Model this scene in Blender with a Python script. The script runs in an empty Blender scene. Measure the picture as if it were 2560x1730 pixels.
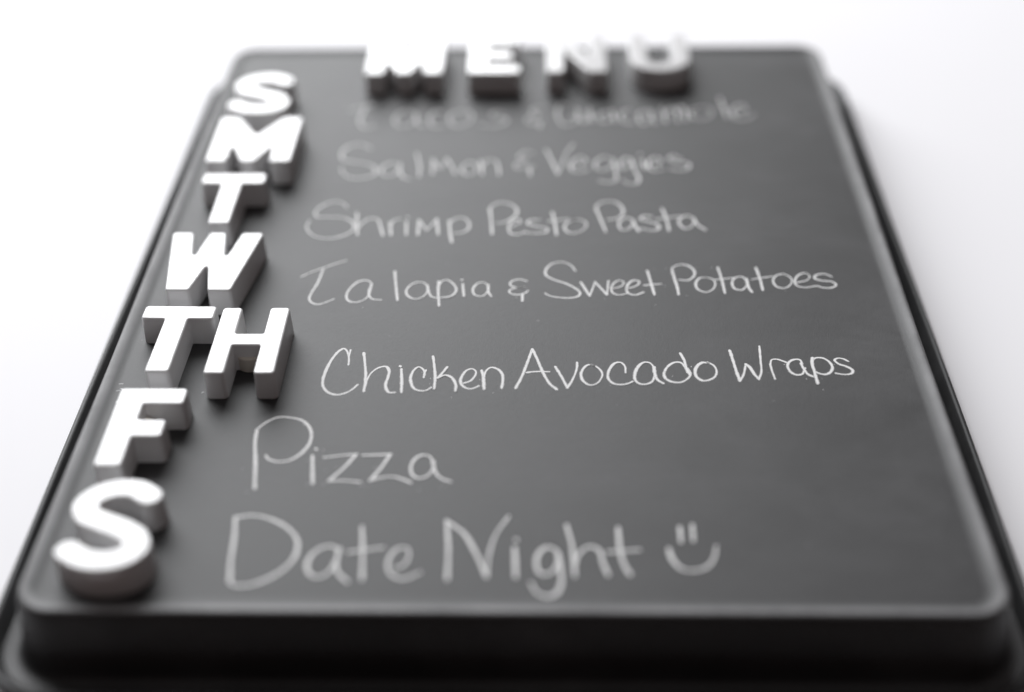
import bpy, bmesh, math, random
from mathutils import Matrix, Vector

random.seed(7)
S = bpy.context.scene
COL = S.collection
MM = 0.001
BOARD_Z = 20.7 * MM            # height of the writing surface above the table
LETTER_T = 8.7 * MM            # thickness of the magnetic letters

# ------------------------------------------------------------------ camera
cam_data = bpy.data.cameras.new('camera')
cam_data.lens = 50.0
cam_data.sensor_width = 36.0
cam_data.clip_start = 0.01
cam_data.clip_end = 50.0
cam = bpy.data.objects.new('camera', cam_data)
COL.objects.link(cam)
pitch, yaw, roll = math.radians(36.7717), math.radians(-1.8574), math.radians(-1.1295)
fw = Vector((math.sin(yaw) * math.cos(pitch), math.cos(yaw) * math.cos(pitch), -math.sin(pitch)))
rt = Vector((math.cos(yaw), -math.sin(yaw), 0.0))
up = rt.cross(fw)
rt, up = math.cos(roll) * rt + math.sin(roll) * up, -math.sin(roll) * rt + math.cos(roll) * up
cam.matrix_world = Matrix(((rt.x, up.x, -fw.x, 0.00924),
                           (rt.y, up.y, -fw.y, -0.33773),
                           (rt.z, up.z, -fw.z, 0.24398 + BOARD_Z),
                           (0, 0, 0, 1)))
cam_data.dof.use_dof = True
cam_data.dof.focus_distance = 0.405
cam_data.dof.aperture_fstop = 3.2
S.camera = cam

# ------------------------------------------------------------------ world, window light, exposure
world = bpy.data.worlds.new('World')
S.world = world
world.use_nodes = True
bg = world.node_tree.nodes['Background']
bg.inputs['Color'].default_value = (1.0, 0.76, 0.72, 1)     # the dim room round the table
bg.inputs['Strength'].default_value = 0.07

def area(name, loc, target, sx, sy, power, color):
    d = bpy.data.lights.new(name, 'AREA')
    d.shape = 'RECTANGLE'
    d.size, d.size_y, d.energy, d.color = sx, sy, power, color
    o = bpy.data.objects.new(name, d)
    COL.objects.link(o)
    o.location = loc
    o.rotation_euler = (Vector(target) - Vector(loc)).to_track_quat('-Z', 'Y').to_euler()
    return o

# one big bright window behind the board, to the left
area('window_light', (-0.82, 1.70, 1.27), (0, 0.05, 0), 2.0, 1.75, 104.0, (0.97, 0.985, 1.0))
# overhead fill lamp, added to stand in for bounce from an unseen ceiling
area('overhead_fill', (0.3, 0.2, 2.3), (0.1, 0.1, 0), 3.0, 3.0, 8.0, (1.0, 0.97, 0.98))

S.view_settings.view_transform = 'Standard'
S.view_settings.look = 'None'
S.view_settings.exposure = 0.0
S.view_settings.gamma = 1.0
S.view_settings.use_curve_mapping = False
S.render.engine = 'CYCLES'
S.cycles.use_denoising = True
S.cycles.max_bounces = 10
S.cycles.diffuse_bounces = 6

# ------------------------------------------------------------------ helpers
def link(name, bm, mat, parent=None, smooth=True, label=None):
    me = bpy.data.meshes.new(name)
    bm.normal_update()
    bm.to_mesh(me)
    bm.free()
    for p in me.polygons:
        p.use_smooth = smooth
    me.materials.append(mat)
    o = bpy.data.objects.new(name, me)
    COL.objects.link(o)
    o.parent = parent
    if label:
        o['label'] = label
    return o

def thing(o, label, cat, group=None):
    o['label'] = label
    o['category'] = cat
    if group:
        o['group'] = group
    return o

class Nodes:
    def __init__(self, name):
        self.mat = bpy.data.materials.new(name)
        self.mat.use_nodes = True
        self.t = self.mat.node_tree
        self.b = self.t.nodes['Principled BSDF']
        self.out = self.t.nodes['Material Output']
        self.tc = self.t.nodes.new('ShaderNodeTexCoord')
    def link(self, a, b):
        self.t.links.new(a, b)
    def new(self, kind, **kw):
        n = self.t.nodes.new(kind)
        for k, v in kw.items():
            setattr(n, k, v)
        return n
    def noise(self, scale, detail=2.0, rough=0.5, dist=0.0, coord='Object', stretch=None):
        n = self.new('ShaderNodeTexNoise')
        n.inputs['Scale'].default_value = scale
        n.inputs['Detail'].default_value = detail
        n.inputs['Roughness'].default_value = rough
        n.inputs['Distortion'].default_value = dist
        src = self.tc.outputs[coord]
        if stretch:
            m = self.new('ShaderNodeMapping')
            m.inputs['Scale'].default_value = stretch
            self.link(src, m.inputs['Vector'])
            src = m.outputs['Vector']
        self.link(src, n.inputs['Vector'])
        return n.outputs['Fac']
    def ramp(self, fac, a, b, lo=(0, 0, 0, 1), hi=(1, 1, 1, 1)):
        r = self.new('ShaderNodeValToRGB')
        r.color_ramp.elements[0].position = a
        r.color_ramp.elements[0].color = lo
        r.color_ramp.elements[1].position = b
        r.color_ramp.elements[1].color = hi
        self.link(fac, r.inputs['Fac'])
        return r.outputs['Color']
    def math(self, op, a, b=None, clamp=False):
        m = self.new('ShaderNodeMath', operation=op, use_clamp=clamp)
        for i, v in enumerate((a, b)):
            if v is None:
                continue
            if isinstance(v, (int, float)):
                m.inputs[i].default_value = v
            else:
                self.link(v, m.inputs[i])
        return m.outputs[0]
    def mix(self, fac, a, b):
        m = self.new('ShaderNodeMix', data_type='RGBA')
        if isinstance(fac, (int, float)):
            m.inputs['Factor'].default_value = fac
        else:
            self.link(fac, m.inputs['Factor'])
        for sock, v in ((m.inputs[6], a), (m.inputs[7], b)):
            if isinstance(v, tuple):
                sock.default_value = v
            else:
                self.link(v, sock)
        return m.outputs[2]
    def bump(self, height, strength, dist):
        b = self.new('ShaderNodeBump')
        b.inputs['Strength'].default_value = strength
        b.inputs['Distance'].default_value = dist
        self.link(height, b.inputs['Height'])
        self.link(b.outputs['Normal'], self.b.inputs['Normal'])

# ------------------------------------------------------------------ materials
def board_paint():
    n = Nodes('black chalkboard paint')
    grain = n.noise(2600, 3, 0.6)
    fine = n.noise(900, 2, 0.5)
    smear = n.noise(14, 5, 0.62, 0.8, stretch=(1.0, 1.2, 1.0))
    wipe = n.noise(45, 4, 0.6, 0.4, stretch=(0.7, 1.2, 1.0))
    dust = n.math('MULTIPLY', n.ramp(smear, 0.38, 0.75), n.ramp(wipe, 0.30, 0.75))
    speck = n.ramp(n.noise(420, 1, 0.5), 0.80, 0.84)
    col = n.mix(n.math('MULTIPLY', dust, 1.0, clamp=True), (0.015, 0.015, 0.016, 1), (0.07, 0.07, 0.073, 1))
    col = n.mix(n.math('MULTIPLY', n.ramp(grain, 0.45, 0.75), 0.22), col, (0.09, 0.09, 0.092, 1))
    col = n.mix(n.math('MULTIPLY', speck, 0.2), col, (0.30, 0.30, 0.30, 1))
    # paler grey along the raised lip of the panel, broken up by noise
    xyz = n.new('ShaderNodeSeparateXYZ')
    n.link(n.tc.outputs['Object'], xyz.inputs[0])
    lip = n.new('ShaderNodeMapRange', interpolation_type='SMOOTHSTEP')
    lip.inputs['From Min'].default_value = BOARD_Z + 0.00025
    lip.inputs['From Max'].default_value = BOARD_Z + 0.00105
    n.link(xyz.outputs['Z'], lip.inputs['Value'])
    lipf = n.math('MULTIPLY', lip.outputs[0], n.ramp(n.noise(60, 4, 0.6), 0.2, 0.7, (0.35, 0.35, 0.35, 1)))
    away = n.new('ShaderNodeMapRange')                       # the paler grey nearly fades out at the far edge
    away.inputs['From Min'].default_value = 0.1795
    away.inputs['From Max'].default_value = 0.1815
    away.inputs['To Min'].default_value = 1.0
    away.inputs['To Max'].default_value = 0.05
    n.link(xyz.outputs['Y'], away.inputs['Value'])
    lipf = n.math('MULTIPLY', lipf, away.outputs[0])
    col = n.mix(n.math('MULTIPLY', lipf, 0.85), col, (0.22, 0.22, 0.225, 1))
    n.link(col, n.b.inputs['Base Color'])
    r = n.math('ADD', n.math('MULTIPLY', dust, 0.08), 0.56)
    r = n.math('ADD', r, n.math('MULTIPLY', n.math('SUBTRACT', grain, 0.5), 0.16))
    n.link(r, n.b.inputs['Roughness'])
    n.b.inputs['IOR'].default_value = 1.50
    h = n.math('ADD', grain, n.math('MULTIPLY', fine, 0.6))
    n.bump(h, 0.8, 0.00006)
    return n.mat

def white_plastic():
    n = Nodes('white moulded plastic')
    fine = n.noise(700, 2, 0.5)
    n.link(n.mix(n.noise(90, 3, 0.6), (0.70, 0.70, 0.705, 1), (0.74, 0.74, 0.745, 1)), n.b.inputs['Base Color'])
    n.link(n.math('ADD', 0.08, n.math('MULTIPLY', n.noise(160, 3, 0.6), 0.12)), n.b.inputs['Roughness'])
    n.b.inputs['IOR'].default_value = 1.58
    n.bump(fine, 0.12, 0.00008)
    return n.mat

def table_paper():
    n = Nodes('white paper tabletop')
    n.link(n.mix(n.noise(9, 4, 0.6), (0.785, 0.782, 0.805, 1), (0.815, 0.812, 0.832, 1)), n.b.inputs['Base Color'])
    n.b.inputs['Roughness'].default_value = 0.75
    n.bump(n.noise(1800, 3, 0.6), 0.25, 0.00004)
    return n.mat

def chalk():
    n = Nodes('white chalk')
    uv = n.new('ShaderNodeSeparateXYZ')
    n.link(n.tc.outputs['UV'], uv.inputs[0])
    across = n.math('ABSOLUTE', uv.outputs['Y'])
    edge = n.math('SUBTRACT', 1.0, n.math('POWER', across, 2.4), clamp=True)
    g1 = n.noise(3400, 3, 0.65)
    g2 = n.noise(900, 2, 0.5)
    press = n.noise(120, 2, 0.5)
    v = n.math('ADD', n.math('MULTIPLY', g1, 0.85), n.math('MULTIPLY', g2, 0.45))
    v = n.math('ADD', v, n.math('MULTIPLY', edge, 0.75))
    v = n.math('ADD', v, n.math('MULTIPLY', press, 0.30))
    cover = n.new('ShaderNodeMapRange')
    cover.inputs['From Min'].default_value = 0.95
    cover.inputs['From Max'].default_value = 1.42
    cover.inputs['To Max'].default_value = 0.93
    n.link(v, cover.inputs['Value'])
    n.b.inputs['Base Color'].default_value = (0.80, 0.80, 0.80, 1)
    n.b.inputs['Roughness'].default_value = 0.95
    n.b.inputs['Specular IOR Level'].default_value = 0.1
    n.link(cover.outputs[0], n.b.inputs['Alpha'])
    return n.mat

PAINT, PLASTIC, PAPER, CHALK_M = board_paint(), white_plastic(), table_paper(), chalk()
def plain(name, col, rough):
    n = Nodes(name)
    n.link(n.mix(n.noise(300, 3, 0.6), tuple(0.85 * c for c in col) + (1,), col + (1,)), n.b.inputs['Base Color'])
    n.b.inputs['Roughness'].default_value = rough
    return n.mat
MAGNET = plain('cream magnet holder plastic', (0.66, 0.62, 0.55), 0.4)

# ------------------------------------------------------------------ the white tabletop
bm = bmesh.new()
bmesh.ops.create_cube(bm, size=1.0)
bmesh.ops.transform(bm, matrix=Matrix.Translation((0, 0.6275, -0.0125)) @ Matrix.Diagonal((2.4, 1.545, 0.025, 1)), verts=bm.verts)
bmesh.ops.bevel(bm, geom=list(bm.edges), offset=0.003, segments=2, affect='EDGES')
table = link('tabletop', bm, PAPER, smooth=False)
table['kind'] = 'structure'
table['label'] = 'plain white tabletop under the black board'

# ------------------------------------------------------------------ the board: an upturned painted baking tray
CX, CY, HX, HY, R0 = 0.0, 35.5, 110.0, 145.0, 4.0        # the flat writing area, mm

def ring_points(d, seg=12):
    """rounded rectangle d mm outside the flat area, counter-clockwise"""
    r = R0 + d
    pts = []
    for sx, sy, a0 in ((1, 1, 0), (-1, 1, 90), (-1, -1, 180), (1, -1, 270)):
        cx, cy = CX + sx * (HX - R0), CY + sy * (HY - R0)
        for k in range(seg + 1):
            a = math.radians(a0 + 90.0 * k / seg)
            pts.append((cx + r * math.cos(a), cy + r * math.sin(a)))
    return pts

def sweep(bm, profile, closed=False):
    rings = []
    for d, z in profile:
        rings.append([bm.verts.new((x * MM, y * MM, z * MM)) for x, y in ring_points(d)])
    m = len(rings)
    for i in range(m if closed else m - 1):
        a, b = rings[i], rings[(i + 1) % m]
        n = len(a)
        for j in range(n):
            bm.faces.new((a[j], b[j], b[(j + 1) % n], a[(j + 1) % n]))
    return rings

tray = bpy.data.objects.new('chalkboard_tray', None)
COL.objects.link(tray)
thing(tray, 'black chalkboard made from an upturned baking tray, chalked with a week of dinners', 'chalkboard')

top = BOARD_Z / MM
# a low raised lip runs round the panel before it turns down into the side
prof = [(d, top + h) for d, h in ((0, 0), (0.5, 0.03), (1.2, 0.17), (2.0, 0.42), (2.8, 0.68), (3.6, 0.91), (4.3, 1.05), (4.75, 1.06),
                                  (5.1, 0.86), (5.4, 0.42), (5.6, -0.2), (5.8, -1.0), (6.1, -2.2))]
prof += [(7.1, 10.5), (7.9, 5.2), (8.2, 3.4), (8.6, 2.4), (9.3, 1.8), (10.2, 1.62), (11.4, 1.6), (13.0, 1.9)]
bm = bmesh.new()
rings = sweep(bm, prof)
bm.faces.new(rings[0])
bmesh.ops.recalc_face_normals(bm, faces=bm.faces)
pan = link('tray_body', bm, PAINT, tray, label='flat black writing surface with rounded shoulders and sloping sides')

bm = bmesh.new()
bead = [(15.3, 0.05), (13.0, 1.2), (13.3, 2.0), (14.3, 3.7), (15.2, 5.2)]          # the edge turns up steeply from the flange
bead += [(16.05 + 0.95 * math.cos(math.radians(a)), 4.75 + 0.95 * math.sin(math.radians(a))) for a in (140, 110, 80, 50, 20, 0)]
bead += [(17.0, 3.2), (16.9, 1.4), (16.6, 0.35), (16.2, 0.05)]
sweep(bm, bead, closed=True)
bmesh.ops.recalc_face_normals(bm, faces=bm.faces)
link('rolled_rim', bm, PAINT, tray, label='rolled black rim that stands on the table')

# ------------------------------------------------------------------ chalk handwriting (metric, mm on the board)
CHALK = [
  ('Tacos & Guacamole', 0.7, [
    [[[-64.4,134.09],[-60.19,136.64],[-55.54,138.6]],[[-58.8,136.62],[-59.67,125.32],[-57.28,120.31],[-53.91,122.05]]],
    [[[-40.06,130.92],[-42.97,133.14],[-45.88,130.97],[-46.98,125.92],[-45.09,121.62],[-41.77,122.3],[-39.44,127.29],[-39.2,130.91]],[[-39.43,131.64],[-38.5,123.69],[-36.29,121.18]]],
    [[[-29.83,131.55],[-31.98,133.03],[-33.85,130.13],[-34.19,125.08],[-32.24,121.15],[-28.9,121.47]]],
    [[[-22.72,132.94],[-26.37,130.78],[-27.11,125.73],[-24.51,121.43],[-20.54,122.81],[-18.73,127.81],[-19.94,132.18],[-22.74,133.31]]],
    [[[-6.57,130.59],[-9.68,132.08],[-12.02,130.28],[-9.23,128.08],[-5.96,126.25],[-7.06,123.05],[-11.05,121.31],[-15.79,122.06]]],
    [[[6.7,135.22],[3.96,134.88],[2.96,131.59],[5.7,129.39],[2.31,128.33],[0.99,125.47],[3.72,122.95],[7.08,124.7]],[[5.56,124.0],[6.09,120.1]]],
    [[[16.58,136.6],[13.84,137.74],[12.44,132.6],[12.91,125.36],[15.07,121.78],[18.11,123.17],[19.35,127.45],[16.31,127.84]]],
    [[[19.63,133.99],[20.34,126.0],[22.16,123.84],[23.57,126.69],[24.07,133.95]],[[24.07,133.95],[24.87,124.89]]],
    [[[31.5,131.68],[28.76,130.98],[27.62,126.65],[29.22,123.78],[31.67,126.61],[32.52,131.67]],[[32.24,133.13],[33.11,124.45]]],
    [[[39.05,133.07],[36.62,131.99],[35.41,127.3],[36.94,123.71],[40.29,123.53]]],
    [[[45.81,132.27],[43.06,131.57],[41.78,126.52],[43.58,122.23],[46.12,125.76],[46.41,130.81]],[[46.49,132.26],[47.09,125.04],[48.3,122.89]]],
    [[[50.71,134.42],[51.7,123.57]],[[51.4,129.31],[54.48,134.75],[55.66,132.17],[55.77,124.24]],[[55.68,129.99],[57.8,135.82],[58.94,132.87],[58.84,124.93]]],
    [[[65.75,135.0],[62.23,133.57],[60.86,129.22],[62.95,125.96],[67.08,127.0],[68.82,131.31],[67.76,134.61],[65.07,135.01]]],
    [[[72.59,142.37],[73.43,133.46],[74.0,127.29]]],
    [[[76.79,129.79],[80.36,131.56],[81.57,134.84],[79.56,136.71],[77.24,134.15],[76.11,129.79],[77.08,126.18],[80.4,125.79],[84.12,128.99]]]]),
  ('Salmon & Veggies', 0.76, [
    [[[-53.63,105.02],[-57.58,108.09],[-61.4,106.77],[-63.49,102.08],[-62.63,97.44],[-58.5,95.45],[-53.83,94.11],[-50.6,90.85],[-50.54,87.02],[-54.12,84.52],[-58.26,84.54],[-61.5,87.73],[-62.39,91.26]]],
    [[[-42.4,92.73],[-45.15,94.7],[-47.56,92.77],[-48.48,88.92],[-46.59,85.73],[-44.09,86.34],[-42.5,90.16],[-42.13,93.37]],[[-42.34,94.03],[-41.65,87.6],[-40.11,84.42],[-38.13,83.47]]],
    [[[-37.07,101.21],[-35.42,92.03],[-35.07,85.02]]],
    [[[-31.07,96.88],[-30.58,86.88]],[[-31.03,96.22],[-28.1,90.69],[-26.25,97.5]],[[-26.25,97.5],[-24.32,91.95],[-22.75,86.51]]],
    [[[-18.04,95.15],[-20.18,92.57],[-20.63,88.72],[-18.6,86.17],[-16.42,87.42],[-15.62,91.25],[-17.04,94.49],[-18.69,95.15]]],
    [[[-14.51,95.77],[-13.52,86.45]],[[-13.83,90.59],[-11.95,96.41],[-9.35,95.73],[-8.27,91.84],[-7.79,86.1]]],
    [[[3.75,101.22],[1.14,102.24],[-1.4,98.29],[1.54,95.98],[-1.34,94.37],[-2.58,91.8],[-0.62,89.86],[2.24,91.12],[4.15,92.07]],[[2.56,91.12],[2.87,85.71]]],
    [[[8.3,103.52],[10.24,95.59],[12.29,86.59]],[[12.29,86.59],[13.43,91.68],[15.45,101.46],[17.81,107.47]]],
    [[[16.95,91.66],[20.5,93.57],[22.16,96.15],[20.27,98.46],[17.98,96.18],[16.64,92.3],[17.55,88.46],[20.4,88.12],[22.66,89.7]]],
    [[[31.49,96.08],[28.67,98.39],[25.68,95.47],[25.24,90.96],[27.74,89.02],[30.37,91.56],[31.63,95.43]],[[31.51,96.73],[32.11,87.09],[31.92,82.07],[29.06,80.85],[26.27,82.11]]],
    [[[37.92,96.03],[36.05,97.35],[33.98,94.11],[34.14,90.25],[36.08,90.88],[37.83,94.09]],[[37.79,96.69],[38.82,88.31],[39.81,82.64],[38.41,79.86],[35.61,80.18],[34.44,82.05]]],
    [[[41.45,96.01],[42.08,89.88]],[[40.85,100.08],[41.05,99.55]]],
    [[[43.8,92.11],[47.07,93.37],[47.87,95.96],[46.06,97.93],[43.98,95.34],[43.41,90.83],[45.18,88.58],[48.41,89.51]]],
    [[[54.97,96.56],[52.24,98.87],[50.8,96.59],[53.55,94.62],[57.28,93.3],[57.03,90.09],[54.08,88.84],[50.68,90.14]]]]),
  ('Shrimp Pesto Pasta', 0.82, [
    [[[-57.47,65.18],[-59.32,67.86],[-61.91,68.77],[-65.37,66.7],[-67.58,62.3],[-66.74,59.38],[-63.18,59.08],[-58.26,58.76],[-54.55,55.59],[-53.81,51.61],[-56.41,47.99],[-61.26,46.07],[-65.59,47.19],[-68.44,50.56],[-69.28,53.38],[-68.83,56.8]]],
    [[[-53.85,61.64],[-52.25,48.25]],[[-52.46,51.61],[-51.22,55.57],[-49.05,58.14],[-46.53,57.27],[-45.19,52.7],[-43.96,47.66]]],
    [[[-42.43,55.53],[-41.39,47.92]],[[-42.02,52.69],[-41.31,56.67],[-39.29,57.8]]],
    [[[-37.02,56.07],[-36.51,47.9]],[[-37.0,58.83],[-36.79,58.48]]],
    [[[-32.99,56.91],[-32.78,47.88]],[[-32.97,56.63],[-29.99,50.66]],[[-29.99,50.66],[-27.27,57.46]],[[-27.27,57.46],[-26.23,48.13]]],
    [[[-23.12,56.58],[-22.62,50.35],[-21.66,43.7]],[[-22.76,55.43],[-21.08,58.0],[-18.66,58.28],[-16.71,55.4],[-16.84,51.44],[-19.13,49.22],[-21.22,49.23]]],
    [[[-10.21,64.04],[-9.53,57.08],[-8.95,48.34]],[[-10.3,62.29],[-9.5,65.8],[-6.79,67.86],[-3.69,66.95],[-1.49,64.0],[-1.42,60.5],[-3.48,57.05],[-5.55,55.35],[-7.35,55.07]]],
    [[[-4.02,51.67],[-1.37,54.19],[0.11,55.89],[-1.13,57.61],[-2.91,55.91],[-3.73,51.95],[-2.76,48.59],[-0.37,48.3],[1.69,49.96]]],
    [[[6.13,57.01],[3.11,56.73],[2.53,54.46],[5.25,53.03],[8.55,51.61],[8.55,49.65],[5.88,48.83],[1.7,49.12]]],
    [[[10.37,61.6],[11.11,55.27],[11.67,47.69]],[[9.15,56.13],[12.47,56.86],[15.49,57.42]]],
    [[[17.9,56.95],[15.17,55.25],[14.23,51.86],[15.7,49.06],[18.08,49.05],[20.81,51.83],[21.18,55.22],[18.8,56.94],[16.38,56.38]]],
    [[[24.59,65.03],[25.51,59.78],[27.46,49.57]],[[24.52,62.1],[25.39,66.2],[27.9,68.26],[31.26,67.65],[33.4,63.81],[33.08,59.74],[30.87,57.46],[28.44,56.9]]],
    [[[36.54,56.29],[34.82,58.01],[32.66,56.87],[31.77,53.47],[32.7,50.66],[34.81,51.21],[36.46,54.58]],[[36.42,56.86],[37.25,52.32],[38.03,50.08]]],
    [[[42.7,58.83],[40.0,59.13],[39.01,57.41],[41.62,55.69],[44.21,53.98],[44.51,51.44],[42.51,50.34],[39.0,51.47],[37.79,51.2]]],
    [[[46.33,63.74],[47.39,56.8],[47.7,50.31]],[[44.1,57.1],[48.09,58.23],[51.76,58.96]]],
    [[[55.89,57.9],[54.2,59.35],[51.64,57.35],[51.39,53.94],[52.99,51.41],[55.18,52.8],[56.4,56.76]],[[56.04,57.9],[57.31,53.35],[59.45,50.54]]]]),
  ('Talapia & Sweet Potatoes', 0.74, [
    [[[-66.92,24.24],[-64.1,26.77],[-60.3,29.31],[-57.18,31.46],[-54.17,33.16]],[[-60.71,28.1],[-61.45,20.81],[-62.7,14.99],[-62.86,12.12],[-61.48,9.91],[-59.6,9.41],[-57.57,10.53],[-55.51,12.11]]],
    [[[-44.64,17.19],[-45.0,20.76],[-46.61,22.08],[-48.95,21.43],[-50.99,18.18],[-51.84,14.32],[-51.15,11.47],[-49.21,10.39],[-46.94,11.14],[-45.35,13.35],[-44.78,17.52],[-44.75,20.11]],[[-44.82,20.11],[-45.08,14.31],[-43.77,12.08],[-41.18,11.63]]],
    [[[-38.35,27.02],[-37.51,20.74],[-36.2,11.44]]],
    [[[-27.72,18.77],[-28.96,20.72],[-30.82,21.05],[-32.91,19.43],[-33.94,16.2],[-33.18,13.65],[-31.06,12.06],[-28.96,13.0],[-27.68,15.55],[-27.62,18.44]],[[-27.76,19.42],[-26.93,15.23],[-26.07,13.31],[-24.76,12.68]]],
    [[[-24.39,21.36],[-24.29,16.82],[-23.52,8.46]],[[-24.09,19.41],[-23.31,21.69],[-21.86,22.14],[-19.9,20.05],[-18.83,17.13],[-19.42,14.57],[-21.16,13.11],[-23.14,12.86]]],
    [[[-17.03,20.04],[-16.31,13.48]],[[-17.4,22.26],[-17.24,22.0]]],
    [[[-9.22,19.37],[-10.75,21.0],[-12.56,20.35],[-13.78,17.12],[-13.04,14.24],[-11.02,13.6],[-9.63,15.19],[-9.02,18.72]],[[-9.23,19.7],[-8.91,15.51],[-8.12,13.59]]],
    [[[2.47,21.62],[0.44,22.48],[-1.76,21.83],[-2.64,20.0],[-1.33,18.38],[1.78,18.57],[-0.59,18.06],[-2.75,16.45],[-2.17,14.85],[0.2,14.34],[2.01,15.16],[2.9,16.44]],[[1.28,14.84],[1.27,10.92]]],
    [[[17.36,27.19],[15.99,30.21],[13.39,32.05],[10.39,31.24],[8.34,27.88],[8.35,24.89],[10.37,22.58],[13.67,20.61],[16.57,18.34],[18.53,15.57],[18.13,13.54],[15.41,12.53],[11.8,12.92],[9.63,13.56],[8.11,14.96]]],
    [[[18.9,20.92],[21.48,13.53]],[[21.48,13.53],[23.29,20.91]],[[23.29,20.91],[26.73,14.15]],[[26.73,14.15],[27.34,21.55]]],
    [[[28.29,17.34],[31.07,18.62],[31.97,20.89],[30.65,21.87],[28.94,20.25],[28.03,17.02],[28.74,14.78],[30.52,14.02],[32.54,14.78]]],
    [[[32.84,17.33],[35.82,18.94],[36.67,21.2],[35.23,21.86],[33.51,20.24],[32.64,17.01],[33.27,14.77],[35.22,14.01],[37.64,15.4]]],
    [[[39.47,26.99],[40.14,21.19],[40.93,14.12]],[[38.1,19.25],[43.25,20.02]]],
    [[[47.09,28.1],[47.54,22.48],[48.05,17.94],[48.15,14.3]],[[46.98,25.44],[47.36,28.77],[49.79,30.57],[52.32,29.76],[53.93,26.75],[53.32,23.78],[51.33,21.82],[48.99,22.22]]],
    [[[57.32,23.44],[55.28,23.11],[53.76,20.18],[54.22,16.96],[56.44,15.49],[58.56,16.95],[59.63,19.85],[59.07,22.45],[57.14,23.44]]],
    [[[61.22,28.93],[61.81,22.44],[62.06,15.03]],[[59.85,22.19],[65.65,23.22]]],
    [[[69.22,21.77],[67.98,23.74],[65.89,23.09],[64.75,20.16],[65.29,17.26],[67.21,16.61],[68.9,18.85],[69.59,21.77]],[[69.33,22.75],[69.52,17.89],[70.22,15.46]]],
    [[[72.87,28.69],[73.39,23.06],[73.58,16.47]],[[71.03,22.29],[77.21,23.84]]],
    [[[80.99,25.34],[78.67,24.36],[77.27,21.42],[78.06,18.19],[80.33,17.54],[82.44,19.79],[82.88,23.04],[80.81,25.34]]],
    [[[84.16,20.43],[87.44,21.72],[88.68,24.01],[87.45,25.65],[85.25,24.34],[83.78,21.08],[84.12,18.82],[86.15,17.85],[89.81,18.61]]],
    [[[95.33,23.79],[93.45,25.31],[90.79,24.66],[89.99,23.02],[91.8,21.71],[94.97,21.05],[95.98,19.43],[94.66,17.95],[91.93,17.83],[90.27,18.8]]]]),
  ('Chicken Avocado Wraps', 0.86, [
    [[[-47.36,-20.21],[-47.62,-16.95],[-48.53,-13.82],[-49.52,-12.67],[-50.78,-13.82],[-52.36,-17.8],[-53.51,-23.65],[-53.67,-28.29],[-52.92,-30.98],[-51.15,-33.11],[-48.74,-33.8],[-46.37,-32.74],[-44.74,-30.98],[-43.83,-29.42]],[[-47.67,-16.5],[-47.53,-13.42]]],
    [[[-43.6,-14.68],[-42.73,-19.77],[-42.01,-24.75],[-41.76,-29.1],[-41.76,-32.31]],[[-41.65,-30.17],[-41.27,-26.66],[-40.29,-23.65],[-38.46,-21.55],[-36.62,-21.16],[-35.6,-23.1],[-35.62,-25.84],[-36.0,-29.09],[-35.57,-31.5],[-34.72,-32.83],[-33.23,-32.83]]],
    [[[-32.21,-22.27],[-31.68,-27.47],[-31.34,-32.72]],[[-32.67,-20.88],[-32.54,-21.16]]],
    [[[-25.63,-26.11],[-25.55,-23.92],[-26.35,-22.1],[-27.43,-21.32],[-28.52,-22.54],[-29.29,-25.84],[-29.01,-28.55],[-27.87,-31.23],[-25.8,-32.19],[-24.33,-31.76],[-23.34,-30.69]],[[-25.61,-24.47],[-25.28,-22.93]]],
    [[[-23.67,-16.39],[-23.04,-20.88],[-22.48,-25.84],[-22.41,-31.23]],[[-19.37,-21.43],[-20.48,-23.92],[-21.68,-26.38]],[[-21.68,-26.38],[-19.9,-25.18],[-18.18,-25.83],[-16.87,-28.27],[-16.44,-30.15],[-16.5,-32.13]]],
    [[[-14.51,-28.65],[-12.71,-27.73],[-11.47,-25.56],[-11.22,-23.37],[-12.29,-22.1],[-13.78,-22.82],[-14.85,-25.01],[-15.33,-27.73],[-14.62,-29.88],[-12.9,-31.11],[-11.41,-30.79],[-10.22,-29.88]]],
    [[[-9.62,-22.87],[-9.12,-25.28],[-8.64,-31.22]],[[-8.83,-25.83],[-8.36,-23.09],[-7.06,-21.54],[-5.17,-22.26],[-3.94,-24.19],[-3.55,-26.37],[-3.77,-30.79]]],
    [[[4.47,-12.98],[3.24,-18.93],[1.64,-25.82],[0.06,-30.94]],[[4.47,-12.98],[5.95,-17.8],[7.67,-24.18],[9.52,-29.06],[11.41,-31.41]],[[3.13,-23.91],[5.31,-23.47],[9.19,-23.53]]],
    [[[10.98,-21.21],[12.54,-25.28],[14.33,-30.77]],[[14.33,-30.77],[15.87,-26.9],[17.05,-21.98],[17.16,-19.37]]],
    [[[21.96,-20.87],[20.45,-20.32],[19.07,-21.71],[18.17,-24.73],[18.62,-27.44],[20.08,-29.33],[21.41,-29.49],[22.93,-28.25],[24.1,-25.0],[23.75,-23.08],[22.46,-21.15],[21.13,-20.32]]],
    [[[30.61,-23.85],[30.56,-21.15],[29.45,-19.32],[27.99,-19.48],[26.49,-21.7],[25.64,-25.0],[25.96,-27.44],[27.4,-29.05],[29.55,-29.32],[31.23,-28.78],[32.33,-27.97]]],
    [[[38.64,-21.43],[37.57,-19.48],[36.06,-19.21],[34.45,-20.87],[33.17,-24.45],[33.13,-27.17],[34.21,-28.94],[36.19,-29.15],[37.75,-27.97],[38.58,-25.27],[38.79,-21.7]],[[38.64,-21.32],[38.81,-25.27],[39.45,-27.43],[40.76,-28.78]]],
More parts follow.
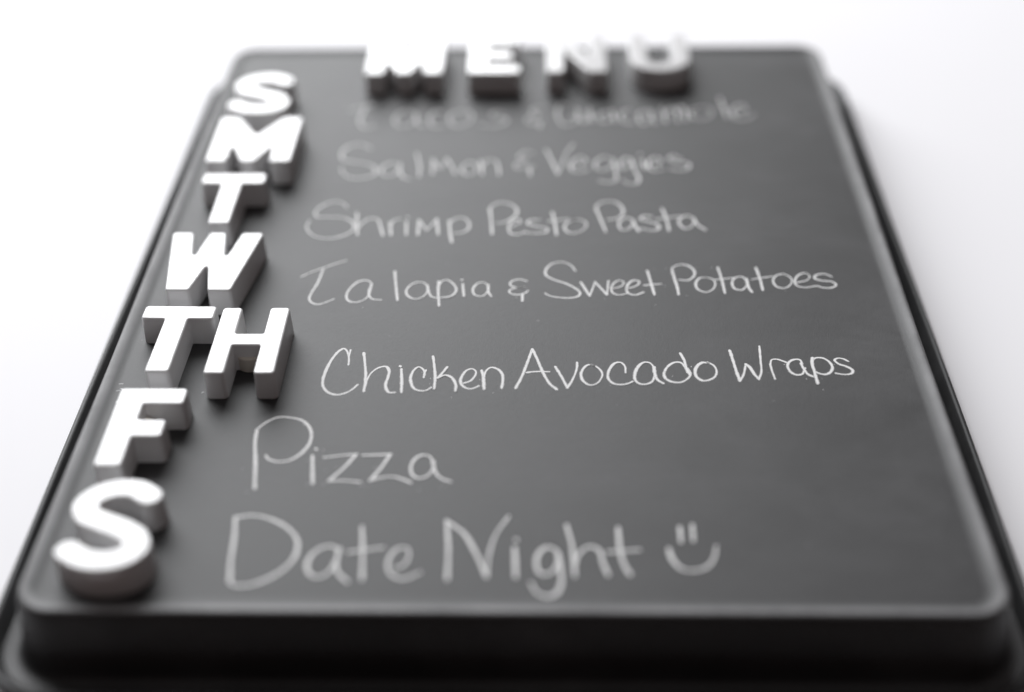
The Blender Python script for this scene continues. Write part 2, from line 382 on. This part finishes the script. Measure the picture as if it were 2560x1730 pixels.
    [[[47.72,-23.62],[47.38,-21.54],[46.21,-19.21],[44.52,-19.21],[42.71,-20.87],[41.34,-23.9],[41.51,-26.35],[43.23,-27.97],[45.54,-28.24],[47.29,-27.0],[48.64,-24.72],[48.08,-22.09]],[[46.46,-14.88],[47.31,-18.09],[47.81,-22.53],[48.52,-24.99]]],
    [[[53.95,-19.48],[52.46,-19.21],[50.8,-20.87],[49.97,-23.62],[50.37,-26.08],[51.9,-27.53],[53.6,-27.15],[55.22,-25.8],[55.98,-23.07],[55.37,-20.59],[53.91,-19.21]]],
    [[[60.56,-13.57],[61.01,-18.09],[61.55,-24.17],[62.02,-27.64]],[[62.02,-27.64],[63.33,-24.71],[64.41,-20.04]],[[64.41,-20.04],[65.37,-21.42],[66.33,-24.71],[67.31,-26.88]],[[67.31,-26.88],[68.36,-23.62],[68.79,-18.09],[69.2,-11.75]]],
    [[[71.74,-26.71],[71.37,-23.07],[71.25,-20.04]],[[71.21,-20.32],[72.01,-17.98],[73.38,-17.81],[74.96,-18.65],[76.2,-19.48]]],
    [[[80.18,-19.87],[79.76,-18.09],[78.08,-17.98],[76.57,-19.21],[75.97,-21.15],[76.48,-23.62],[77.95,-24.98],[79.51,-24.6],[80.72,-21.97]],[[79.86,-19.76],[80.43,-22.79],[81.15,-24.71],[82.24,-25.68]]],
    [[[83.44,-17.14],[83.03,-19.21],[83.05,-23.61],[83.19,-28.86]],[[83.25,-18.37],[84.46,-17.08],[86.46,-17.25],[88.01,-19.21],[88.35,-21.69],[87.27,-23.89],[85.65,-24.7],[84.08,-24.05],[83.42,-23.34]]],
    [[[93.21,-18.65],[91.98,-17.53],[90.51,-17.25],[89.53,-18.09],[90.27,-19.76],[92.39,-21.14],[93.78,-22.79],[93.2,-24.27],[91.13,-24.7],[88.96,-24.16]]]]),
  ('Pizza', 0.84, [
    [[[-68.64,-48.91],[-68.36,-53.36],[-67.03,-60.9],[-65.42,-71.77]],[[-68.65,-48.52],[-66.58,-45.57],[-63.82,-43.57],[-60.75,-43.57],[-57.25,-44.76],[-54.83,-47.52],[-53.68,-51.41],[-54.04,-55.24],[-56.0,-59.01],[-58.65,-61.25],[-61.58,-61.44],[-63.7,-60.52],[-64.53,-59.22]]],
    [[[-52.39,-59.19],[-50.9,-69.95]],[[-51.83,-56.45],[-51.65,-56.67]]],
    [[[-49.2,-59.93],[-45.33,-59.17],[-40.94,-58.6]],[[-40.94,-58.6],[-43.56,-63.79],[-46.85,-68.86]],[[-46.85,-68.86],[-42.98,-68.85],[-38.81,-69.37]]],
    [[[-39.17,-58.97],[-35.47,-58.85],[-32.04,-58.58]],[[-32.04,-58.58],[-33.81,-63.39],[-36.32,-68.83]],[[-36.32,-68.83],[-33.88,-67.74],[-30.52,-67.37],[-27.77,-68.44],[-25.87,-69.58]]],
    [[[-20.92,-62.25],[-21.58,-59.67],[-23.61,-58.93],[-25.47,-60.42],[-26.32,-63.74],[-25.46,-67.0],[-23.7,-67.89],[-21.82,-66.99],[-20.65,-64.45],[-20.68,-62.25]],[[-20.76,-60.96],[-20.14,-64.81],[-18.38,-67.7],[-15.77,-69.05]]]]),
  ('Date Night :)', 0.92, [
    [[[-68.51,-82.22],[-67.48,-89.59],[-66.93,-97.28],[-65.93,-104.34]],[[-68.47,-82.42],[-64.08,-81.6],[-59.02,-83.19],[-54.6,-86.38],[-51.94,-90.3],[-51.64,-95.31],[-53.71,-99.84],[-57.24,-103.19],[-61.48,-105.22],[-64.69,-105.24],[-65.93,-104.34]]],
    [[[-41.47,-93.35],[-43.81,-92.2],[-46.41,-93.37],[-48.2,-96.43],[-48.34,-99.44],[-46.9,-102.03],[-44.7,-102.39],[-42.78,-100.53],[-41.65,-96.4],[-41.33,-93.34]],[[-41.29,-92.96],[-41.47,-97.91],[-40.84,-100.89],[-38.19,-104.0]]],
    [[[-36.66,-85.5],[-35.7,-93.32],[-34.79,-103.25]],[[-39.02,-94.29],[-30.81,-92.72]]],
    [[[-27.45,-99.7],[-25.38,-98.57],[-24.3,-95.17],[-25.03,-92.88],[-26.95,-92.89],[-28.67,-95.19],[-29.11,-99.34],[-27.8,-101.93],[-25.02,-103.01],[-21.28,-100.97]]],
    [[[-15.97,-83.42],[-14.99,-93.22],[-14.7,-103.14]],[[-15.97,-83.42],[-11.56,-87.77],[-8.84,-93.19],[-5.4,-102.18]],[[-5.4,-102.18],[-5.11,-95.08],[-3.68,-88.13],[-0.78,-81.95]]],
    [[[0.96,-92.57],[1.41,-102.32]],[[1.18,-89.74],[1.38,-89.98]]],
    [[[11.75,-95.0],[10.67,-93.1],[8.75,-92.34],[6.85,-94.26],[6.2,-98.04],[7.15,-101.0],[8.76,-101.36],[10.64,-99.51],[11.47,-96.13]],[[11.34,-94.24],[11.99,-99.87],[12.09,-104.27],[10.88,-107.52],[8.77,-108.42],[6.39,-107.19],[5.04,-104.31]]],
    [[[13.48,-84.69],[14.77,-91.93],[15.31,-101.88]],[[15.22,-99.11],[16.65,-94.21],[19.15,-92.1],[21.29,-93.43],[21.99,-97.21],[23.15,-101.47]]],
    [[[26.09,-85.63],[26.31,-93.78],[27.07,-98.3],[28.33,-101.33]],[[23.32,-93.99],[30.96,-93.19]]],
    [[[41.14,-85.37],[41.09,-90.45]],[[44.24,-84.56],[44.07,-90.05]],[[37.93,-92.77],[38.74,-96.75],[40.68,-99.53],[43.58,-100.07],[46.63,-98.76],[48.5,-95.95],[49.42,-91.95]]]])]
SCUFFS = [(-111.6, -29.2, 2.2, 0.2), (-110.8, -32.4, 1.2, 0.5), (-109.6, -31.2, 0.8, -0.3), (-107.9, -34.6, 0.6, 0.9), (-109.4, -37.0, 0.5, 0.7), (-86.5, -33.0, 0.5, 0.3)]

def catmull(P, step=0.35):
    P = [Vector(p) for p in P]
    if len(P) == 2:
        n = max(2, int((P[1] - P[0]).length / step))
        return [P[0].lerp(P[1], k / n) for k in range(n + 1)]
    Q = [2 * P[0] - P[1]] + P + [2 * P[-1] - P[-2]]
    out = []
    for i in range(1, len(Q) - 2):
        p0, p1, p2, p3 = Q[i - 1:i + 3]
        # centripetal parameters keep the curve from looping on uneven points
        t0 = 0.0
        t1 = t0 + max(1e-6, (p1 - p0).length) ** 0.5
        t2 = t1 + max(1e-6, (p2 - p1).length) ** 0.5
        t3 = t2 + max(1e-6, (p3 - p2).length) ** 0.5
        n = max(2, int((p2 - p1).length / step))
        for k in range(n):
            t = t1 + (t2 - t1) * k / n
            a1 = p0 * ((t1 - t) / (t1 - t0)) + p1 * ((t - t0) / (t1 - t0))
            a2 = p1 * ((t2 - t) / (t2 - t1)) + p2 * ((t - t1) / (t2 - t1))
            a3 = p2 * ((t3 - t) / (t3 - t2)) + p3 * ((t - t2) / (t3 - t2))
            b1 = a1 * ((t2 - t) / (t2 - t0)) + a2 * ((t - t0) / (t2 - t0))
            b2 = a2 * ((t3 - t) / (t3 - t1)) + a3 * ((t - t1) / (t3 - t1))
            out.append(b1 * ((t2 - t) / (t2 - t1)) + b2 * ((t - t1) / (t2 - t1)))
    out.append(P[-1])
    return out

def ribbon(bm, uvl, pts, width, z, rnd):
    """one chalk stroke: a thin strip with rounded ends, uneven pressure and edges"""
    n = len(pts)
    L = [0.0]
    for a, b in zip(pts, pts[1:]):
        L.append(L[-1] + (b - a).length)
    rows = []
    ph, ph2 = rnd.uniform(0, 6.28), rnd.uniform(0, 6.28)
    w0 = width * rnd.uniform(0.92, 1.08)
    def row(p, t, w, s):
        nrm = Vector((-t.y, t.x))
        r = []
        for v in (-1, -0.4, 0.4, 1):
            q = p + nrm * (v * w * 0.5)
            r.append((bm.verts.new((q.x * MM, q.y * MM, z)), (s, v)))
        rows.append(r)
    T = []
    for i in range(n):
        t = pts[min(i + 1, n - 1)] - pts[max(i - 1, 0)]
        T.append(t.normalized() if t.length > 1e-9 else Vector((1, 0)))
    hw = w0 * 0.5
    for f in (0.98, 0.8, 0.45):
        row(pts[0] - T[0] * hw * f, T[0], w0 * math.sqrt(1 - f * f) , L[0])
    for i in range(n):
        down = 0.92 + 0.42 * max(0.0, -T[i].y)                # harder pressure on down strokes
        w = w0 * down * (1 + 0.09 * math.sin(L[i] * 0.55 + ph) + 0.05 * math.sin(L[i] * 2.1 + ph2)) * rnd.uniform(0.96, 1.04)
        row(pts[i], T[i], w, L[i])
    for f in (0.45, 0.8, 0.98):
        row(pts[-1] + T[-1] * hw * f, T[-1], w0 * math.sqrt(1 - f * f), L[-1])
    for a, b in zip(rows, rows[1:]):
        for k in range(3):
            quad = (a[k], b[k], b[k + 1], a[k + 1])
            try:
                f = bm.faces.new([q[0] for q in quad])
            except ValueError:
                continue
            for lp, q in zip(f.loops, quad):
                lp[uvl].uv = q[1]

rnd = random.Random(11)
for text, width, letters in CHALK:
    line = bpy.data.objects.new('chalk_line', None)
    COL.objects.link(line)
    line.parent = tray
    xs = [p[0] for l in letters for s in l for p in s]
    ys = [p[1] for l in letters for s in l for p in s]
    origin = Vector((min(xs) * MM, min(ys) * MM, BOARD_Z))
    line.location = origin
    line['label'] = ('white chalk handwriting reading ' + text) if ':)' not in text else 'white chalk handwriting reading Date Night with a smiling face'
    k = 0
    for li, strokes in enumerate(letters):
        bm = bmesh.new()
        uvl = bm.loops.layers.uv.new('UVMap')
        for s in strokes:
            k += 1
            pts = [Vector((p[0] - origin.x / MM, p[1] - origin.y / MM)) for p in s]
            ribbon(bm, uvl, catmull(pts), width, (0.03 + 0.008 * (k % 12)) * MM, rnd)
        for f in bm.faces:
            if f.normal.z < 0:
                pass
        bmesh.ops.recalc_face_normals(bm, faces=bm.faces)
        smile = ':)' in text and li == len(letters) - 1
        o = link('smiling_face' if smile else 'chalk_letter', bm, CHALK_M, line, smooth=False)

# a few scuffs where the letters were slid along the left edge
bm = bmesh.new()
uvl = bm.loops.layers.uv.new('UVMap')
for (x, y, dx, dy) in SCUFFS:
    ribbon(bm, uvl, catmull([(x, y), (x + dx * 0.5, y + dy * 0.5 + 0.1), (x + dx, y + dy)], 0.2), 0.28, BOARD_Z + 0.04 * MM, rnd)
for k in range(70):                                            # crumbs of chalk dust below the written lines
    src = rnd.choice(CHALK[3:6])
    px, py = rnd.choice(rnd.choice(rnd.choice(src[2])))
    px, py, a = px + rnd.gauss(0, 1.6), py - abs(rnd.gauss(0, 2.2)), rnd.uniform(0, 6.28)
    ribbon(bm, uvl, catmull([(px, py), (px + 0.16 * math.cos(a), py + 0.16 * math.sin(a))], 0.1), rnd.uniform(0.10, 0.26), BOARD_Z + 0.02 * MM, rnd)
scuff = link('chalk_dust', bm, CHALK_M, tray, smooth=False)
scuff['kind'] = 'stuff'

# ------------------------------------------------------------------ magnetic letters
def round_poly(P, R, seg=5):
    """fillet the corners of a polygon; R is one radius or one per corner"""
    n = len(P)
    out = []
    for i in range(n):
        p, a, b = Vector(P[i]), Vector(P[i - 1]), Vector(P[(i + 1) % n])
        r = R[i] if isinstance(R, (list, tuple)) else R
        u, v = (a - p).normalized(), (b - p).normalized()
        ang = u.angle(v)
        t = r / math.tan(ang / 2)
        lim = 0.48 * min((a - p).length, (b - p).length)
        if t > lim:
            t = lim
            r = t * math.tan(ang / 2)
        p1, p2 = p + u * t, p + v * t
        c = p + (u + v).normalized() * (r / math.sin(ang / 2))
        a1 = math.atan2(p1.y - c.y, p1.x - c.x)
        a2 = math.atan2(p2.y - c.y, p2.x - c.x)
        d = (a2 - a1 + math.pi) % (2 * math.pi) - math.pi
        for k in range(seg + 1):
            an = a1 + d * k / seg
            out.append(Vector((c.x + r * math.cos(an), c.y + r * math.sin(an))))
    return out

def stroke_outline(C, r, seg=10):
    """outline of a round-ended stroke of radius r along centre line C"""
    pts = catmull(C, 0.8)
    L, Rr = [], []
    for i, p in enumerate(pts):
        t = (pts[min(i + 1, len(pts) - 1)] - pts[max(i - 1, 0)]).normalized()
        nrm = Vector((-t.y, t.x))
        L.append(p + nrm * r)
        Rr.append(p - nrm * r)
    def cap(p, a0, flat=0.75):
        return [p + Vector((math.cos(a0 - math.pi * k / seg), math.sin(a0 - math.pi * k / seg))) * r for k in range(1, seg)]
    t1 = (pts[-1] - pts[-2]).normalized()
    t0 = (pts[1] - pts[0]).normalized()
    out = L + cap(pts[-1], math.atan2(t1.x, -t1.y)) + Rr[::-1] + cap(pts[0], math.atan2(-t0.x, t0.y))
    return out

def signed_area(P):
    return 0.5 * sum(P[i - 1].x * P[i].y - P[i].x * P[i - 1].y for i in range(len(P)))

def letter_bm(outline, thick):
    P = [Vector(p) for p in outline]
    if signed_area(P) < 0:
        P = P[::-1]
    Q = [P[0]]
    for p in P[1:]:
        if (p - Q[-1]).length > 0.02:
            Q.append(p)
    if (Q[0] - Q[-1]).length < 0.02:
        Q.pop()
    P, n = Q, len(Q)
    N = []
    for i in range(n):
        e1, e2 = (P[i] - P[i - 1]).normalized(), (P[(i + 1) % n] - P[i]).normalized()
        n1, n2 = Vector((e1.y, -e1.x)), Vector((e2.y, -e2.x))
        m = n1 + n2
        m = m / max(0.35, m.dot(n1)) if m.length > 1e-6 else n1
        N.append(m)
    b = 0.55
    layers = [(0.28, 0.0), (0.30, 0.12), (0.0, thick - b - 0.15), (0.0, thick - b)]
    for k in range(1, 5):
        a = math.radians(90 * k / 4)
        layers.append((-b + b * math.cos(a), thick - b + b * math.sin(a)))
    layers.append((-b - 0.2, thick))
    bm = bmesh.new()
    rings = []
    for off, z in layers:
        rings.append([bm.verts.new(((p.x + m.x * off) * MM, (p.y + m.y * off) * MM, z * MM)) for p, m in zip(P, N)])
    for a, c in zip(rings, rings[1:]):
        for j in range(n):
            bm.faces.new((a[j], a[(j + 1) % n], c[(j + 1) % n], c[j]))
    bm.faces.new(rings[-1])
    bm.faces.new(rings[0][::-1])
    bm.normal_update()
    bmesh.ops.triangulate(bm, faces=[f for f in bm.faces if len(f.verts) > 4])
    return bm

r = 1.15
GLYPH = {
    'T': round_poly([(0, 31), (20.8, 31), (20.8, 24.6), (13.6, 24.6), (13.6, 0), (6.9, 0), (6.9, 24.6), (0, 24.6)],
                    [r, r, r, .6, r, r, .6, r]),
    'H': round_poly([(0, 30.9), (5.7, 30.9), (5.7, 18.3), (13.7, 18.3), (13.7, 30.9), (19.4, 30.9), (19.4, 0), (13.7, 0),
                     (13.7, 12.8), (5.7, 12.8), (5.7, 0), (0, 0)], [r, r, .6, .6, r, r, r, r, .6, .6, r, r]),
    'W': round_poly([(0.3, 31.6), (6.8, 31.6), (9.5, 16.6), (12.0, 31.6), (17.0, 31.6), (19.4, 16.4), (22.1, 31.6), (28.9, 31.6),
                     (24.3, 0), (17.5, 0), (14.8, 14.4), (11.9, 0), (5.0, 0)], [r, r, .5, r, r, .5, r, r, r, r, .5, r, r]),
    'F': round_poly([(0, 31.3), (18, 31.3), (18, 24.6), (7.4, 24.6), (7.4, 18.2), (15, 18.2), (15, 11.4), (7.4, 11.4), (7.4, 0), (0.4, 0)],
                    [r, r, r, .6, .6, r, r, .6, r, r]),
    'M': round_poly([(0, 0), (7.0, 0), (7.4, 11.8), (12.2, 0), (16.4, 0), (21.3, 11.8), (21.7, 0), (28.8, 0), (28.8, 31.5),
                     (22.6, 31.5), (14.4, 18.4), (6.2, 31.5), (0, 31.5)], [r, r, .5, r, r, .5, r, r, r, r, .5, r, r]),
    'E': round_poly([(0, 0), (19.4, 0), (19.4, 6.3), (6.9, 6.3), (6.9, 12.5), (16.4, 12.5), (16.4, 18.7), (6.9, 18.7), (6.9, 25.2),
                     (19, 25.2), (19, 31.5), (0, 31.5)], [r, r, r, .6, .6, r, r, .6, .6, r, r, r]),
    'N': round_poly([(0, 0), (6.3, 0), (6.3, 18.6), (15.6, 0), (22.4, 0), (22.4, 31.5), (16.1, 31.5), (16.1, 13), (6.8, 31.5), (0, 31.5)],
                    [r, r, .5, r, r, r, r, .5, r, r]),
    'S': stroke_outline([(18.7, 25.6), (15.4, 27.9), (11.3, 28.4), (6.8, 26.9), (3.9, 23.0), (5.3, 18.9), (9.8, 16.4), (14.6, 14.2),
                         (18.4, 11.3), (19.4, 7.6), (16.7, 4.6), (11.9, 3.5), (7.4, 4.4), (3.7, 6.9)], 3.25),
}
def glyph_u():
    pts = [(0, 31.5), (0, 11.1)]
    for k in range(1, 16):
        a = math.radians(180 + 180 * k / 16)
        pts.append((11.15 + 11.15 * math.cos(a), 11.1 + 11.1 * math.sin(a)))
    pts += [(22.3, 11.1), (22.3, 31.5), (15.8, 31.5), (15.8, 10.6)]
    for k in range(1, 10):
        a = math.radians(0 - 180 * k / 10)
        pts.append((11.15 + 4.65 * math.cos(a), 10.6 + 4.3 * math.sin(a)))
    pts += [(6.5, 10.6), (6.5, 31.5)]
    rad = [r] + [.4] * 17 + [r, r] + [.4] * 11 + [r]
    return round_poly(pts, rad, 3)
GLYPH['U'] = glyph_u()

WEEK = 'weekday letter magnets down the left edge'
MENU = 'letter magnets spelling MENU along the far edge'
PLACE = [
    ('S', -106.9, 115.3, 0.0, 'white plastic letter S magnet at the far end of the weekday column', WEEK),
    ('M', -106.6, 80.8, 0.0, 'white plastic letter M magnet in the weekday column between the far S and a T', WEEK),
    ('T', -105.0, 41.6, 0.0, 'white plastic letter T magnet standing alone between M and W in the weekday column', WEEK),
    ('W', -108.5, 4.6, -0.7, 'white plastic letter W magnet in the weekday column beside Talapia', WEEK),
    ('T', -107.7, -34.4, -0.8, 'white plastic letter T magnet paired with the H beside it', WEEK),
    ('H', -84.6, -35.3, 0.0, 'white plastic letter H magnet just right of its paired T', WEEK),
    ('F', -105.3, -73.0, -0.3, 'white plastic letter F magnet in the weekday column beside Pizza', WEEK),
    ('S', -106.8, -109.4, 0.0, 'white plastic letter S magnet nearest the camera beside Date Night', WEEK),
    ('M', -59.3, 146.6, 0.4, 'white plastic letter M magnet starting the word MENU at the far edge', MENU),
    ('E', -20.9, 146.8, 0.4, 'white plastic letter E magnet, second letter of the word MENU', MENU),
    ('N', 8.6, 147.4, 0.4, 'white plastic letter N magnet, third letter of the word MENU', MENU),
    ('U', 40.3, 147.9, 0.8, 'white plastic letter U magnet ending the word MENU at the far edge', MENU),
]
HOLDER = {'H': (9.7, 15.5), 'F': (7.2, 20.4)}
meshes = {}
for ch, x, y, rot, label, group in PLACE:
    if ch not in meshes:
        o = link('magnet_letter', letter_bm(GLYPH[ch], LETTER_T / MM), PLASTIC, smooth=True)
        o.data.set_sharp_from_angle(angle=math.radians(38))
        meshes[ch] = o.data
    else:
        o = bpy.data.objects.new('magnet_letter', meshes[ch])
        COL.objects.link(o)
    o.location = (x * MM, y * MM, BOARD_Z + 0.02 * MM)
    o.rotation_euler = (0, 0, math.radians(rot))
    thing(o, label, 'letter magnet', group)
    if ch in HOLDER:
        hx, hy = HOLDER[ch]
        bm = bmesh.new()
        prev = None
        for rad, z in ((4.05, 0.05), (4.05, 4.2), (3.85, 4.45), (3.4, 4.5)):
            ring = [bm.verts.new(((hx + rad * math.cos(2 * math.pi * k / 32)) * MM, (hy + rad * math.sin(2 * math.pi * k / 32)) * MM, z * MM)) for k in range(32)]
            if prev:
                for k in range(32):
                    bm.faces.new((prev[k], prev[(k + 1) % 32], ring[(k + 1) % 32], ring[k]))
            prev = ring
        bm.faces.new(prev)
        h = link('magnet_holder', bm, MAGNET, o, smooth=True, label='round holder for the magnet under the letter')
        h.data.set_sharp_from_angle(angle=math.radians(38))
